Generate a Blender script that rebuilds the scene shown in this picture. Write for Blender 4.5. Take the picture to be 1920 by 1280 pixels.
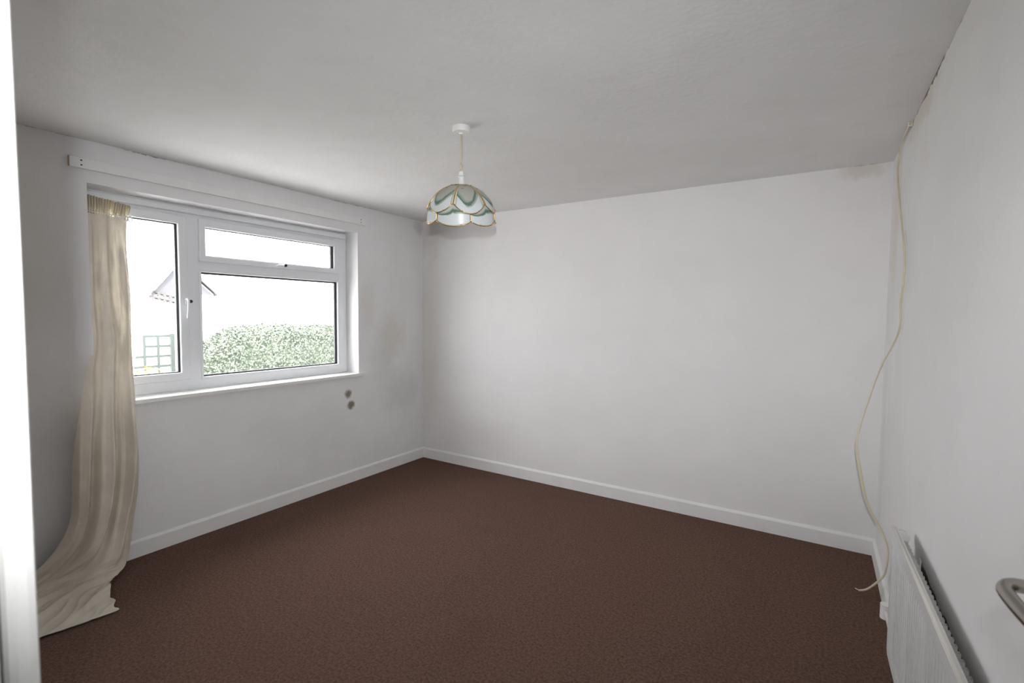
import bpy, bmesh, math, random
from mathutils import Vector, Matrix, noise as mnoise

random.seed(7)
PI = math.pi
for o in list(bpy.data.objects):
    bpy.data.objects.remove(o, do_unlink=True)
S = bpy.context.scene
COL = S.collection

# ------------------------------------------------------------------ camera
# room axes: window wall x = 0, far wall y = 0, right wall x = W, floor z = 0
W, H, YF = 3.752, 2.40, -3.60          # YF = room side of the doorway wall
CAM = Vector((3.4105, -3.6854, 1.4678))
FW = Vector((-0.53426, 0.84358, -0.05425))
RT = Vector((0.84453, 0.53543, 0.00876))
UP = Vector((-0.03643, 0.04114, 0.99849))
cam = bpy.data.cameras.new('camera')
cam.sensor_width = 36.0
cam.lens = 36.0 * 907.9 / 1920.0
cam.clip_start = 0.02
cam.dof.use_dof = True
cam.dof.focus_distance = 3.2
cam.dof.aperture_fstop = 6.5
co = bpy.data.objects.new('camera', cam)
COL.objects.link(co)
co.matrix_world = Matrix(((RT.x, UP.x, -FW.x, CAM.x), (RT.y, UP.y, -FW.y, CAM.y),
                          (RT.z, UP.z, -FW.z, CAM.z), (0, 0, 0, 1)))
S.camera = co

# ------------------------------------------------------------------ world, sun, flash, exposure
wd = bpy.data.worlds.new('overcast_sky')
S.world = wd
wd.use_nodes = True
bg = wd.node_tree.nodes['Background']
bg.inputs['Color'].default_value = (0.955, 0.968, 1.0, 1)
bg.inputs['Strength'].default_value = 13.0

sun = bpy.data.lights.new('sun', 'SUN')
sun.energy = 16.0
sun.angle = math.radians(3)
sun.color = (1.0, 0.97, 0.9)
so = bpy.data.objects.new('sun', sun)
COL.objects.link(so)
so.rotation_euler = Vector((-0.62, 0.35, -0.70)).to_track_quat('-Z', 'Y').to_euler()

# the pop-up flash of the camera: a small lamp just above and behind the lens
fl = bpy.data.lights.new('camera_flash', 'SPOT')
fl.energy = 165.0
fl.color = (0.95, 0.98, 1.0)
fl.spot_size = math.radians(132)
fl.spot_blend = 1.0
fl.shadow_soft_size = 0.010
fo = bpy.data.objects.new('camera_flash', fl)
COL.objects.link(fo)
fo.location = CAM + UP * 0.11 - FW * 0.047 - RT * 0.012
fo.rotation_euler = FW.to_track_quat('-Z', 'Y').to_euler()
fo.scale = (1.0, 0.53, 1.0)               # wide, flat beam of an oblong flash tube

# daylight sampling guide for the window opening (a portal gives off no light)
pt = bpy.data.lights.new('window_portal', 'AREA')
pt.shape = 'RECTANGLE'
pt.size, pt.size_y = 1.95, 1.32
pt.cycles.is_portal = True
po = bpy.data.objects.new('window_portal', pt)
COL.objects.link(po)
po.location = (-0.235, -1.74, 1.55)
po.rotation_euler = Vector((1, 0, 0)).to_track_quat('-Z', 'Y').to_euler()

S.view_settings.view_transform = 'Standard'
S.view_settings.look = 'None'
S.view_settings.exposure = 0.0
S.view_settings.gamma = 1.0
S.view_settings.use_curve_mapping = False

# ------------------------------------------------------------------ helpers: materials
class NT:
    def __init__(s, name):
        s.m = bpy.data.materials.new(name)
        s.m.use_nodes = True
        s.t = s.m.node_tree
        s.n = s.t.nodes
        s.l = s.t.links
        s.bsdf = s.n['Principled BSDF']
        s.out = s.n['Material Output']

    def new(s, kind, **kw):
        nd = s.n.new(kind)
        for k, v in kw.items():
            setattr(nd, k, v)
        return nd

    def put(s, sock, v):
        if hasattr(v, 'is_linked') or isinstance(v, bpy.types.NodeSocket):
            s.l.new(v, sock)
        else:
            if isinstance(v, (tuple, list)) and len(v) == 3 and sock.type == 'RGBA':
                v = (*v, 1)
            sock.default_value = v

    def pos(s):
        return s.new('ShaderNodeNewGeometry').outputs['Position']

    def uv(s):
        return s.new('ShaderNodeTexCoord').outputs['UV']

    def xyz(s, v):
        nd = s.new('ShaderNodeSeparateXYZ')
        s.l.new(v, nd.inputs[0])
        return nd.outputs

    def vec(s, x, y, z):
        nd = s.new('ShaderNodeCombineXYZ')
        for i, a in enumerate((x, y, z)):
            s.put(nd.inputs[i], a)
        return nd.outputs[0]

    def math(s, op, a, b=0.0, c=0.0, clamp=False):
        nd = s.new('ShaderNodeMath', operation=op, use_clamp=clamp)
        for i, v in enumerate((a, b, c)):
            s.put(nd.inputs[i], v)
        return nd.outputs[0]

    def noise(s, vec, scale, detail=4, rough=0.55):
        nd = s.new('ShaderNodeTexNoise')
        s.l.new(vec, nd.inputs['Vector'])
        nd.inputs['Scale'].default_value = scale
        nd.inputs['Detail'].default_value = detail
        nd.inputs['Roughness'].default_value = rough
        return nd.outputs['Fac']

    def step(s, v, a, b, smooth=True):
        nd = s.new('ShaderNodeMapRange')
        if smooth:
            nd.interpolation_type = 'SMOOTHSTEP'
        nd.clamp = True
        s.put(nd.inputs[0], v)
        nd.inputs[1].default_value = a
        nd.inputs[2].default_value = b
        return nd.outputs[0]

    def mix(s, f, a, b):
        nd = s.new('ShaderNodeMix', data_type='RGBA')
        s.put(nd.inputs[0], f)
        s.put(nd.inputs[6], a)
        s.put(nd.inputs[7], b)
        return nd.outputs[2]

    def bump(s, h, strength, dist=0.002):
        nd = s.new('ShaderNodeBump')
        nd.inputs['Strength'].default_value = strength
        nd.inputs['Distance'].default_value = dist
        s.l.new(h, nd.inputs['Height'])
        s.l.new(nd.outputs[0], s.bsdf.inputs['Normal'])

    def base(s, v):
        s.put(s.bsdf.inputs['Base Color'], v)
        return s

    def set(s, **kw):
        for k, v in kw.items():
            s.put(s.bsdf.inputs[k.replace('_', ' ')], v)
        return s


def plain(name, col, rough=0.5, metal=0.0, spec=0.5, vary=0.06, scale=30.0, bump=0.0):
    """paint, plastic or metal with a little procedural unevenness"""
    k = NT(name)
    f = k.noise(k.pos(), scale)
    dark = tuple(c * (1 - vary) for c in col)
    lite = tuple(min(1, c * (1 + vary)) for c in col)
    k.base(k.mix(f, dark, lite)).set(Roughness=rough, Metallic=metal)
    k.bsdf.inputs['Specular IOR Level'].default_value = spec
    if bump:
        k.bump(f, bump)
    return k.m


def wall_paint(name, col, spots=(), blotch=0.05, patches=(), cracks=None, bare=None, seam=None):
    """old matt emulsion: blotches, damp stains, mould spots and cracks below the ceiling"""
    k = NT(name)
    p = k.pos()
    x, y, z = k.xyz(p)
    big = k.noise(p, 1.7, 5, 0.6)
    mid = k.noise(p, 9.0, 5, 0.6)
    c = k.mix(k.step(big, 0.3, 0.7), tuple(v * (1 - blotch) for v in col), col)
    c = k.mix(k.math('MULTIPLY', k.step(mid, 0.45, 0.75), 0.06), c, tuple(v * 0.8 for v in col))
    h = y if patches and patches[0] == 'y' or (spots and spots[0] == 'y') else x
    if patches:
        axis = {'x': x, 'y': y}[patches[0]]
        for (a, b, ra, rb, colr, amt, sc) in patches[1]:
            da = k.math('DIVIDE', k.math('SUBTRACT', axis, a), ra)
            db = k.math('DIVIDE', k.math('SUBTRACT', z, b), rb)
            d = k.math('SQRT', k.math('ADD', k.math('MULTIPLY', da, da), k.math('MULTIPLY', db, db)))
            d = k.math('ADD', d, k.math('MULTIPLY', k.math('SUBTRACT', k.noise(p, sc, 5, 0.65), 0.5), 1.5))
            c = k.mix(k.math('MULTIPLY', k.step(d, 1.0, 0.25), amt), c, colr)
    if spots:
        axis = {'x': x, 'y': y}[spots[0]]
        for (a, b, r, colr, amt) in spots[1]:
            da = k.math('SUBTRACT', axis, a)
            db = k.math('SUBTRACT', z, b)
            d = k.math('SQRT', k.math('ADD', k.math('MULTIPLY', da, da), k.math('MULTIPLY', db, db)))
            d = k.math('ADD', k.math('DIVIDE', d, r),
                       k.math('MULTIPLY', k.math('SUBTRACT', k.noise(p, 28, 5, 0.7), 0.5), 1.1))
            c = k.mix(k.math('MULTIPLY', k.step(d, 1.0, 0.35), amt), c, colr)
    if cracks:
        axis = {'x': x, 'y': y}[cracks[0]]
        for (a0, a1, wd_, colr, amt) in cracks[1]:
            n1 = k.noise(k.vec(axis, 0.0, 0.0), 14.0, 6, 0.75)
            inside = k.math('MULTIPLY', k.step(axis, a0, a0 + 0.08), k.step(axis, a1, a1 - 0.08))
            width = k.math('MULTIPLY', k.math('MULTIPLY', k.step(n1, 0.35, 0.72), inside), wd_)
            d = k.math('SUBTRACT', width, k.math('SUBTRACT', H, z))
            c = k.mix(k.math('MULTIPLY', k.step(d, 0.0, 0.004), amt), c, colr)
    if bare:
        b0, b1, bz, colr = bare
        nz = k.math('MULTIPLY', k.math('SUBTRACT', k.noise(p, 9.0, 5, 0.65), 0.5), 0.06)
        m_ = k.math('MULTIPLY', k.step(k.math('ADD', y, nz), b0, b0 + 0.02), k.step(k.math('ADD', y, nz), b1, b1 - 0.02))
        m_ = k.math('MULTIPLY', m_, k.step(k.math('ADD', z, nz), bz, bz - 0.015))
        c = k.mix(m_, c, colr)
    if seam is not None:
        d = k.math('ABSOLUTE', k.math('SUBTRACT', y, seam))
        c = k.mix(k.math('MULTIPLY', k.step(d, 0.012, 0.002), 0.10), c, (0.35, 0.32, 0.28))
    k.base(c).set(Roughness=0.85)
    k.bsdf.inputs['Specular IOR Level'].default_value = 0.25
    hgt = k.math('ADD', k.math('MULTIPLY', k.noise(p, 55.0, 4), 0.5), k.noise(p, 6.0, 3))
    k.bump(hgt, 0.22, 0.006)
    return k.m


# ------------------------------------------------------------------ helpers: geometry
def box(bm, x0, x1, y0, y1, z0, z1):
    v = [bm.verts.new(c) for c in ((x0, y0, z0), (x1, y0, z0), (x1, y1, z0), (x0, y1, z0),
                                   (x0, y0, z1), (x1, y0, z1), (x1, y1, z1), (x0, y1, z1))]
    for f in ((3, 2, 1, 0), (4, 5, 6, 7), (0, 1, 5, 4), (1, 2, 6, 5), (2, 3, 7, 6), (3, 0, 4, 7)):
        bm.faces.new([v[i] for i in f])
    return v


def obj(name, bm, mat, parent=None, smooth=False, bevel=0.0, solid=0.0):
    bmesh.ops.recalc_face_normals(bm, faces=bm.faces)
    me = bpy.data.meshes.new(name)
    bm.to_mesh(me)
    bm.free()
    o = bpy.data.objects.new(name, me)
    COL.objects.link(o)
    if mat:
        me.materials.append(mat)
    if smooth:
        for p in me.polygons:
            p.use_smooth = True
    if solid:
        sm = o.modifiers.new('solid', 'SOLIDIFY')
        sm.thickness = solid
        sm.offset = 0
    if bevel:
        b = o.modifiers.new('bevel', 'BEVEL')
        b.width = bevel
        b.segments = 2
        b.limit_method = 'ANGLE'
    if parent:
        o.parent = parent
        o.matrix_parent_inverse = parent.matrix_world.inverted() if parent.type != 'EMPTY' else Matrix()
        if parent.type == 'EMPTY':
            o.matrix_parent_inverse = Matrix.Translation(parent.location).inverted() if parent.get('_w') else Matrix()
    return o


def boxobj(name, dims, mat, parent=None, bevel=0.0):
    bm = bmesh.new()
    box(bm, *dims)
    return obj(name, bm, mat, parent, bevel=bevel)


def empty(name, loc=(0, 0, 0)):
    """an Empty at a thing's base; its parts are given in world coordinates"""
    o = bpy.data.objects.new(name, None)
    COL.objects.link(o)
    o.location = loc
    o.empty_display_size = 0.1
    o['_w'] = 1
    return o


def tag(o, label=None, cat=None, group=None, kind=None):
    if label: o['label'] = label
    if cat: o['category'] = cat
    if group: o['group'] = group
    if kind: o['kind'] = kind
    return o


def lathe(bm, prof, seg=32, at=(0, 0, 0), axis='z', cap=True):
    rings = []
    for r, h in prof:
        ring = []
        for i in range(seg):
            a = 2 * PI * i / seg
            c, s_ = r * math.cos(a), r * math.sin(a)
            p = {'z': (c, s_, h), 'y': (c, h, s_), 'x': (h, c, s_)}[axis]
            ring.append(bm.verts.new((p[0] + at[0], p[1] + at[1], p[2] + at[2])))
        rings.append(ring)
    for a, b in zip(rings, rings[1:]):
        for i in range(seg):
            j = (i + 1) % seg
            bm.faces.new((a[i], a[j], b[j], b[i]))
    if cap:
        bm.faces.new(rings[0])
        bm.faces.new(rings[-1])


def spline(pts, n):
    """Catmull-Rom through pts"""
    P = [Vector(p) for p in pts]
    P = [P[0] * 2 - P[1]] + P + [P[-1] * 2 - P[-2]]
    out = []
    for i in range(1, len(P) - 2):
        for k in range(n):
            t = k / n
            a, b, c, d = P[i - 1], P[i], P[i + 1], P[i + 2]
            out.append(0.5 * ((2 * b) + (c - a) * t + (2 * a - 5 * b + 4 * c - d) * t * t
                              + (-a + 3 * b - 3 * c + d) * t ** 3))
    out.append(P[-2])
    return out


def tube(bm, path, r, seg=8, r2=None, twist=None, cap=True):
    """round or (r x r2, turning by twist(i)) flat tube along path"""
    n = len(path)
    rings = []
    up = Vector((0.3, 0.2, 1)).normalized()
    side = None
    for i, p in enumerate(path):
        t = (path[min(i + 1, n - 1)] - path[max(i - 1, 0)]).normalized()
        if side is None:
            side = t.cross(up)
            if side.length < 1e-3:
                side = t.cross(Vector((1, 0, 0)))
        side = (side - t * side.dot(t)).normalized()
        nn = t.cross(side)
        rr = r(i / (n - 1)) if callable(r) else r
        ra, rb = rr, (rr if r2 is None else r2)
        a0 = twist(i / (n - 1)) if twist else 0
        e1 = side * math.cos(a0) + nn * math.sin(a0)
        e2 = -side * math.sin(a0) + nn * math.cos(a0)
        rings.append([bm.verts.new(p + e1 * ra * math.cos(2 * PI * k / seg) + e2 * rb * math.sin(2 * PI * k / seg))
                      for k in range(seg)])
    for a, b in zip(rings, rings[1:]):
        for i in range(seg):
            j = (i + 1) % seg
            bm.faces.new((a[i], a[j], b[j], b[i]))
    if cap:
        bm.faces.new(rings[0])
        bm.faces.new(rings[-1])


def lerp(a, b, t):
    return a + (b - a) * t


# ------------------------------------------------------------------ materials
WHITE = (0.80, 0.79, 0.765)
mould = (0.17, 0.15, 0.09)
beige = (0.60, 0.57, 0.48)
grey = (0.56, 0.555, 0.55)
M = {}
M['wall_left'] = wall_paint('wall_left_paint', (0.81, 0.80, 0.80), blotch=0.06,
    patches=('y', [(-0.42, 1.28, 0.22, 0.30, beige, 0.45, 5.0), (-0.30, 0.72, 0.30, 0.30, grey, 0.35, 4.0),
                   (-0.55, 1.05, 0.20, 0.40, grey, 0.25, 7.0), (-0.06, 2.33, 0.10, 0.10, grey, 0.7, 9.0),
                   (-2.95, 1.75, 0.30, 0.75, (0.66, 0.62, 0.55), 0.45, 3.0), (-1.3, 0.55, 0.6, 0.30, (0.68, 0.68, 0.68), 0.3, 4.0),
                   (-0.70, 1.55, 0.12, 0.30, beige, 0.25, 6.0)]),
    spots=('y', [(-0.935, 0.778, 0.048, mould, 0.85), (-0.908, 0.676, 0.050, mould, 0.9)]),
    cracks=('y', [(-2.52, -2.16, 0.013, (0.22, 0.20, 0.18), 0.9), (-3.2, -2.6, 0.008, (0.25, 0.23, 0.2), 0.7),
                  (-1.2, -0.75, 0.012, (0.4, 0.37, 0.33), 0.8), (-2.2, 0.0, 0.006, (0.4, 0.38, 0.36), 0.6)]))
M['wall_back'] = wall_paint('wall_back_paint', (0.825, 0.805, 0.80), blotch=0.04,
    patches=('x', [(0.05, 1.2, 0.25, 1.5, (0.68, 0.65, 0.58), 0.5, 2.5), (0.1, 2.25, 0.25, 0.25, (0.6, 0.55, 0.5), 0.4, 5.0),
                   (3.60, 2.37, 0.15, 0.08, (0.62, 0.55, 0.46), 0.5, 9.0), (0.9, 0.35, 0.5, 0.25, (0.70, 0.68, 0.66), 0.35, 4.0)]),
    cracks=('x', [(3.5, 3.74, 0.012, (0.40, 0.35, 0.28), 0.8), (0.1, 1.6, 0.006, (0.42, 0.38, 0.34), 0.5), (1.9, 3.5, 0.005, (0.45, 0.4, 0.36), 0.5)]))
M['wall_right'] = wall_paint('wall_right_paint', (0.82, 0.81, 0.80), blotch=0.05,
    patches=('y', [(-0.25, 2.0, 0.2, 0.6, (0.74, 0.66, 0.57), 0.55, 3.5), (-0.9, 2.36, 0.5, 0.09, (0.60, 0.52, 0.42), 0.5, 8.0),
                   (-1.46, 0.57, 0.06, 0.06, (0.55, 0.36, 0.34), 0.8, 14.0), (-0.15, 0.7, 0.14, 0.8, (0.68, 0.67, 0.65), 0.4, 3.0)]),
    cracks=('y', [(-1.42, -0.92, 0.030, (0.17, 0.12, 0.07), 0.95), (-1.0, -0.55, 0.014, (0.3, 0.24, 0.16), 0.8),
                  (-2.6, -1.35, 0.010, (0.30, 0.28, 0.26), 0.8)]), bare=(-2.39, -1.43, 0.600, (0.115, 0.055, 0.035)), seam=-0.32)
M['wall_front'] = wall_paint('wall_front_paint', WHITE)
M['ceiling'] = None
k = NT('ceiling_paint')
p = k.pos()
c = k.mix(k.step(k.noise(p, 1.1, 5, 0.6), 0.3, 0.7), (0.765, 0.755, 0.74), (0.815, 0.805, 0.795))
c = k.mix(k.math('MULTIPLY', k.step(k.noise(p, 5.0, 5, 0.65), 0.5, 0.72), 0.16), c, (0.62, 0.61, 0.59))
k.base(c).set(Roughness=0.9)
k.bump(k.math('ADD', k.noise(p, 40.0, 4), k.noise(p, 5.0, 3)), 0.25, 0.006)
M['ceiling'] = k.m

k = NT('brown_carpet')
p = k.pos()
n1 = k.noise(p, 85.0, 4, 0.75)
n2 = k.noise(p, 34.0, 4, 0.7)
n3 = k.noise(p, 1.8, 4, 0.6)
c = k.mix(k.step(n1, 0.30, 0.70), (0.090, 0.051, 0.038), (0.185, 0.116, 0.092))
c = k.mix(k.math('MULTIPLY', k.step(n2, 0.50, 0.75), 0.45), c, (0.18, 0.11, 0.088))
c = k.mix(k.math('MULTIPLY', k.step(n3, 0.55, 0.8), 0.25), c, (0.075, 0.042, 0.031))
c = k.mix(k.step(k.noise(p, 60.0, 2, 0.5), 0.79, 0.82), c, (0.34, 0.29, 0.25))
k.base(c).set(Roughness=1.0)
k.bsdf.inputs['Specular IOR Level'].default_value = 0.0
k.bump(k.math('ADD', n1, n2), 0.6, 0.006)
M['carpet'] = k.m

M['gloss'] = plain('white_gloss_woodwork', (0.80, 0.79, 0.765), 0.42, vary=0.04, scale=12, bump=0.08)
M['skirt'] = plain('white_skirting_paint', (0.80, 0.79, 0.775), 0.5, vary=0.05, scale=9, bump=0.1)
M['upvc'] = plain('white_upvc', (0.80, 0.81, 0.83), 0.35, vary=0.02)
M['upvc_door'] = plain('white_door_paint', (0.80, 0.795, 0.78), 0.5, vary=0.03)
M['gasket'] = plain('black_gasket', (0.016, 0.018, 0.018), 0.6)
M['spacer'] = plain('dark_spacer_bar', (0.05, 0.055, 0.055), 0.45)
M['black'] = plain('black_plastic', (0.012, 0.012, 0.012), 0.4)
M['plastic'] = plain('white_plastic', (0.82, 0.81, 0.79), 0.38, vary=0.02)
M['batten'] = plain('painted_batten', (0.80, 0.795, 0.785), 0.65, vary=0.05, scale=18, bump=0.12)
M['bare'] = plain('bare_pine', (0.55, 0.40, 0.28), 0.7, vary=0.2, scale=60)
M['screw'] = plain('dark_screw', (0.10, 0.095, 0.09), 0.5, metal=0.6)
M['rad'] = plain('radiator_enamel', (0.74, 0.74, 0.73), 0.33, vary=0.03)
M['radedge'] = plain('yellowed_radiator_edge', (0.76, 0.73, 0.66), 0.4, vary=0.04)
M['fins'] = plain('dusty_fin_steel', (0.56, 0.54, 0.51), 0.75, vary=0.25, scale=70, bump=0.2)
M['brass'] = plain('brass', (0.62, 0.42, 0.16), 0.28, metal=1.0, vary=0.15, scale=60)
M['oldbrass'] = plain('tarnished_brass', (0.44, 0.32, 0.12), 0.5, metal=0.6, vary=0.25, scale=60)
M['copper'] = plain('painted_pipe', (0.70, 0.68, 0.64), 0.4)
M['nickel'] = plain('satin_nickel', (0.36, 0.335, 0.30), 0.27, metal=1.0, vary=0.06, scale=25)
M['steel'] = plain('strike_steel', (0.22, 0.21, 0.22), 0.4, metal=0.9, vary=0.2)
M['flex'] = plain('cream_flex', (0.60, 0.50, 0.32), 0.5, vary=0.1)
M['cable'] = plain('cream_cable', (0.66, 0.59, 0.44), 0.45, vary=0.08)

k = NT('window_glass')
tr = k.new('ShaderNodeBsdfTransparent')
tr.inputs[0].default_value = (0.98, 0.98, 0.98, 1)
gl = k.new('ShaderNodeBsdfGlossy')
gl.inputs['Roughness'].default_value = 0.02
fr = k.new('ShaderNodeLayerWeight')
fr.inputs['Blend'].default_value = 0.5
sm_ = k.noise(k.pos(), 3.0)
mx = k.new('ShaderNodeMixShader')
refl = k.math('ADD', k.math('MULTIPLY', k.math('POWER', fr.outputs['Facing'], 5.0), 0.95), 0.04)
k.l.new(k.math('MULTIPLY', refl, k.math('ADD', k.math('MULTIPLY', sm_, 0.1), 0.92)), mx.inputs[0])
k.l.new(tr.outputs[0], mx.inputs[1])
k.l.new(gl.outputs[0], mx.inputs[2])
k.l.new(mx.outputs[0], k.out.inputs['Surface'])
M['glass'] = k.m


def cloth(name, col, tcol, tr_amt):
    k = NT(name)
    p = k.pos()
    wv = k.noise(p, 160.0, 3, 0.6)
    sl = k.noise(p, 7.0, 4, 0.6)
    c = k.mix(k.step(sl, 0.35, 0.7), tuple(v * 0.88 for v in col), col)
    c = k.mix(k.math('MULTIPLY', wv, 0.25), c, tuple(v * 0.8 for v in col))
    df = k.new('ShaderNodeBsdfDiffuse')
    k.l.new(c, df.inputs[0])
    tl = k.new('ShaderNodeBsdfTranslucent')
    tl.inputs[0].default_value = (*tcol, 1)
    mx = k.new('ShaderNodeMixShader')
    x_, y_, z_ = k.xyz(p)
    st = k.noise(k.vec(k.math('MULTIPLY', x_, 0.3), y_, k.math('MULTIPLY', z_, 0.12)), 34.0, 3, 0.6)
    k.l.new(k.math('MULTIPLY', k.step(st, 0.38, 0.68), tr_amt), mx.inputs[0])
    k.l.new(df.outputs[0], mx.inputs[1])
    k.l.new(tl.outputs[0], mx.inputs[2])
    k.l.new(mx.outputs[0], k.out.inputs['Surface'])
    return k.m


M['curtain'] = cloth('cream_curtain_cloth', (0.76, 0.69, 0.59), (0.80, 0.72, 0.54), 0.075)
M['heading'] = cloth('sheer_heading', (0.78, 0.72, 0.58), (0.90, 0.84, 0.66), 0.55)
M['hem'] = cloth('cream_hem', (0.80, 0.77, 0.69), (0.8, 0.7, 0.5), 0.15)

# milk glass with a green swirl, drawn over the panel's own u (across) and v (down)
def petal_glass(name, v0, amp, ph, top, top_amt):
    k = NT(name)
    u, v, _ = k.xyz(k.uv())
    w = k.math('MULTIPLY', k.math('SINE', k.math('ADD', k.math('MULTIPLY', u, 5.6), ph)), amp)
    n = k.noise(k.vec(u, v, 0.0), 4.0, 3)
    d = k.math('SUBTRACT', v, k.math('ADD', k.math('ADD', w, v0), k.math('MULTIPLY', k.math('SUBTRACT', n, 0.5), 0.18)))
    white = (0.80, 0.83, 0.84)
    c = k.mix(k.math('MULTIPLY', k.step(d, 0.02, -0.06), top_amt), white, top)
    band = k.step(k.math('ABSOLUTE', d), 0.14, 0.07)
    c = k.mix(k.math('MULTIPLY', band, 0.9), c, (0.36, 0.45, 0.37))
    band2 = k.step(k.math('ABSOLUTE', k.math('ADD', d, k.math('MULTIPLY', k.math('SUBTRACT', u, 0.5), 0.16))), 0.07, 0.03)
    c = k.mix(k.math('MULTIPLY', band2, 0.9), c, (0.13, 0.21, 0.155))
    k.base(c).set(Roughness=0.32)
    k.bsdf.inputs['Subsurface Weight'].default_value = 0.0
    tl = k.new('ShaderNodeBsdfTranslucent')
    k.l.new(c, tl.inputs[0])
    mx = k.new('ShaderNodeMixShader')
    mx.inputs[0].default_value = 0.22
    k.l.new(k.bsdf.outputs[0], mx.inputs[1])
    k.l.new(tl.outputs[0], mx.inputs[2])
    k.l.new(mx.outputs[0], k.out.inputs['Surface'])
    return k.m


M['petal_up'] = petal_glass('milk_glass_upper', 0.50, 0.15, -0.95, (0.47, 0.45, 0.36), 0.75)
M['petal_low'] = petal_glass('milk_glass_lower', 0.20, 0.15, -0.6, (0.55, 0.56, 0.52), 0.6)
M['strip'] = plain('cream_glass_strip', (0.72, 0.68, 0.58), 0.2)

# outdoors
M['ground'] = plain('pale_bounce_ground', (0.55, 0.545, 0.53), 0.9, vary=0.12, scale=6)  # paving is made up, pale to bounce neutral daylight onto the ceiling
M['leaf'] = None
k = NT('hedge_leaf')
oi = k.noise(k.pos(), 6.0, 4, 0.7)
k.base(k.mix(k.step(oi, 0.3, 0.7), (0.066, 0.088, 0.062), (0.150, 0.178, 0.130))).set(Roughness=0.6)
M['leaf'] = k.m
k = NT('yellow_leaf')
oi = k.noise(k.pos(), 9.0, 4, 0.7)
k.base(k.mix(oi, (0.16, 0.15, 0.03), (0.26, 0.22, 0.07))).set(Roughness=0.6)
M['yleaf'] = k.m
M['stem'] = plain('hedge_stem', (0.06, 0.045, 0.03), 0.8, vary=0.3)
M['trellis'] = plain('green_trellis_paint', (0.046, 0.058, 0.052), 0.7, vary=0.2)
M['render'] = plain('white_render', (0.8, 0.79, 0.76), 0.9, vary=0.05, scale=2)
M['slate'] = plain('pale_slate', (0.060, 0.060, 0.068), 0.6, vary=0.2, scale=3)
M['verge'] = plain('grey_verge', (0.065, 0.063, 0.070), 0.7, vary=0.15)
M['brick'] = plain('weathered_brick', (0.068, 0.064, 0.064), 0.9, vary=0.2, scale=5)
M['pane'] = plain('house_pane', (0.07, 0.09, 0.09), 0.1)

# ------------------------------------------------------------------ room shell
def struct(name, boxes, mat, parent=None, bevel=0.0):
    bm = bmesh.new()
    for b in boxes:
        box(bm, *b)
    o = obj(name, bm, mat, parent, bevel=bevel)
    if parent is None:
        o['kind'] = 'structure'
    return o


WY0, WY1, WZ0, WZ1 = -2.662, -0.820, 0.945, 2.172      # window opening in the left wall
T = 0.28
HALL = -5.0
o = struct('floor', [(0, W, HALL, 0, -0.2, 0)], M['carpet'])
tag(o, 'dark brown speckled carpet covering the room floor', 'floor')
o = struct('ceiling', [(-T, W + 0.12, HALL - 0.1, 0.12, H, H + 0.2)], M['ceiling'])
tag(o, 'off-white uneven painted ceiling with the pendant lamp', 'ceiling')
o = struct('wall_left', [(-T, 0, HALL, WY0, -0.6, H), (-T, 0, WY1, 0.12, -0.6, H),
                         (-T, 0, WY0, WY1, -0.6, WZ0 - 0.022), (-T, 0, WY0, WY1, WZ1, H)], M['wall_left'])
tag(o, 'stained white wall around the window with two mould spots', 'wall')
o = struct('wall_back', [(0, W + 0.12, 0, 0.12, -0.2, H)], M['wall_back'])
tag(o, 'plain white wall between the window wall and the cable', 'wall')
o = struct('wall_right', [(W, W + 0.12, HALL, 0, -0.2, H)], M['wall_right'])
tag(o, 'white wall behind the radiator, cracked below the ceiling', 'wall')
JX0, JX1, DZ = 2.945, 3.705, 2.03                      # doorway
o = struct('wall_front', [(0, JX0 - 0.032, YF - 0.12, YF, 0, H), (JX1 + 0.032, W, YF - 0.12, YF, 0, H),
                          (JX0 - 0.032, JX1 + 0.032, YF - 0.12, YF, DZ + 0.032, H)], M['wall_front'])
tag(o, 'white wall that holds the doorway', 'wall')
o = struct('wall_hall', [(2.2, 2.3, HALL, YF - 0.12, 0, H), (2.3, W, HALL - 0.1, HALL, -0.2, H)], M['wall_front'])
tag(o, 'white hallway wall behind the doorway', 'wall')


def skirting(name, p0, p1, nrm, label):
    """board with a chamfered top edge from p0 to p1, its face towards nrm"""
    bm = bmesh.new()
    prof = [(0, 0), (ST, 0), (ST, SH - 0.016), (ST - 0.003, SH - 0.010), (0.004, SH), (0, SH)]
    rings = [[bm.verts.new((x + nrm[0] * a, y + nrm[1] * a, z)) for a, z in prof] for x, y in (p0, p1)]
    for i in range(len(prof)):
        j = (i + 1) % len(prof)
        bm.faces.new((rings[0][i], rings[0][j], rings[1][j], rings[1][i]))
    bm.faces.new(rings[0])
    bm.faces.new(rings[1])
    o = obj(name, bm, M['skirt'])
    o['kind'] = 'structure'
    tag(o, label, 'skirting board')


SH, ST = 0.105, 0.015
skirting('baseboard_left', (0, YF), (0, 0), (1, 0), 'white skirting board under the window')
skirting('baseboard_back', (0, 0), (W, 0), (0, -1), 'white skirting board along the plain back wall')
skirting('baseboard_right', (W, YF + 0.02), (W, 0), (-1, 0), 'white skirting board behind the radiator')

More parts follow.
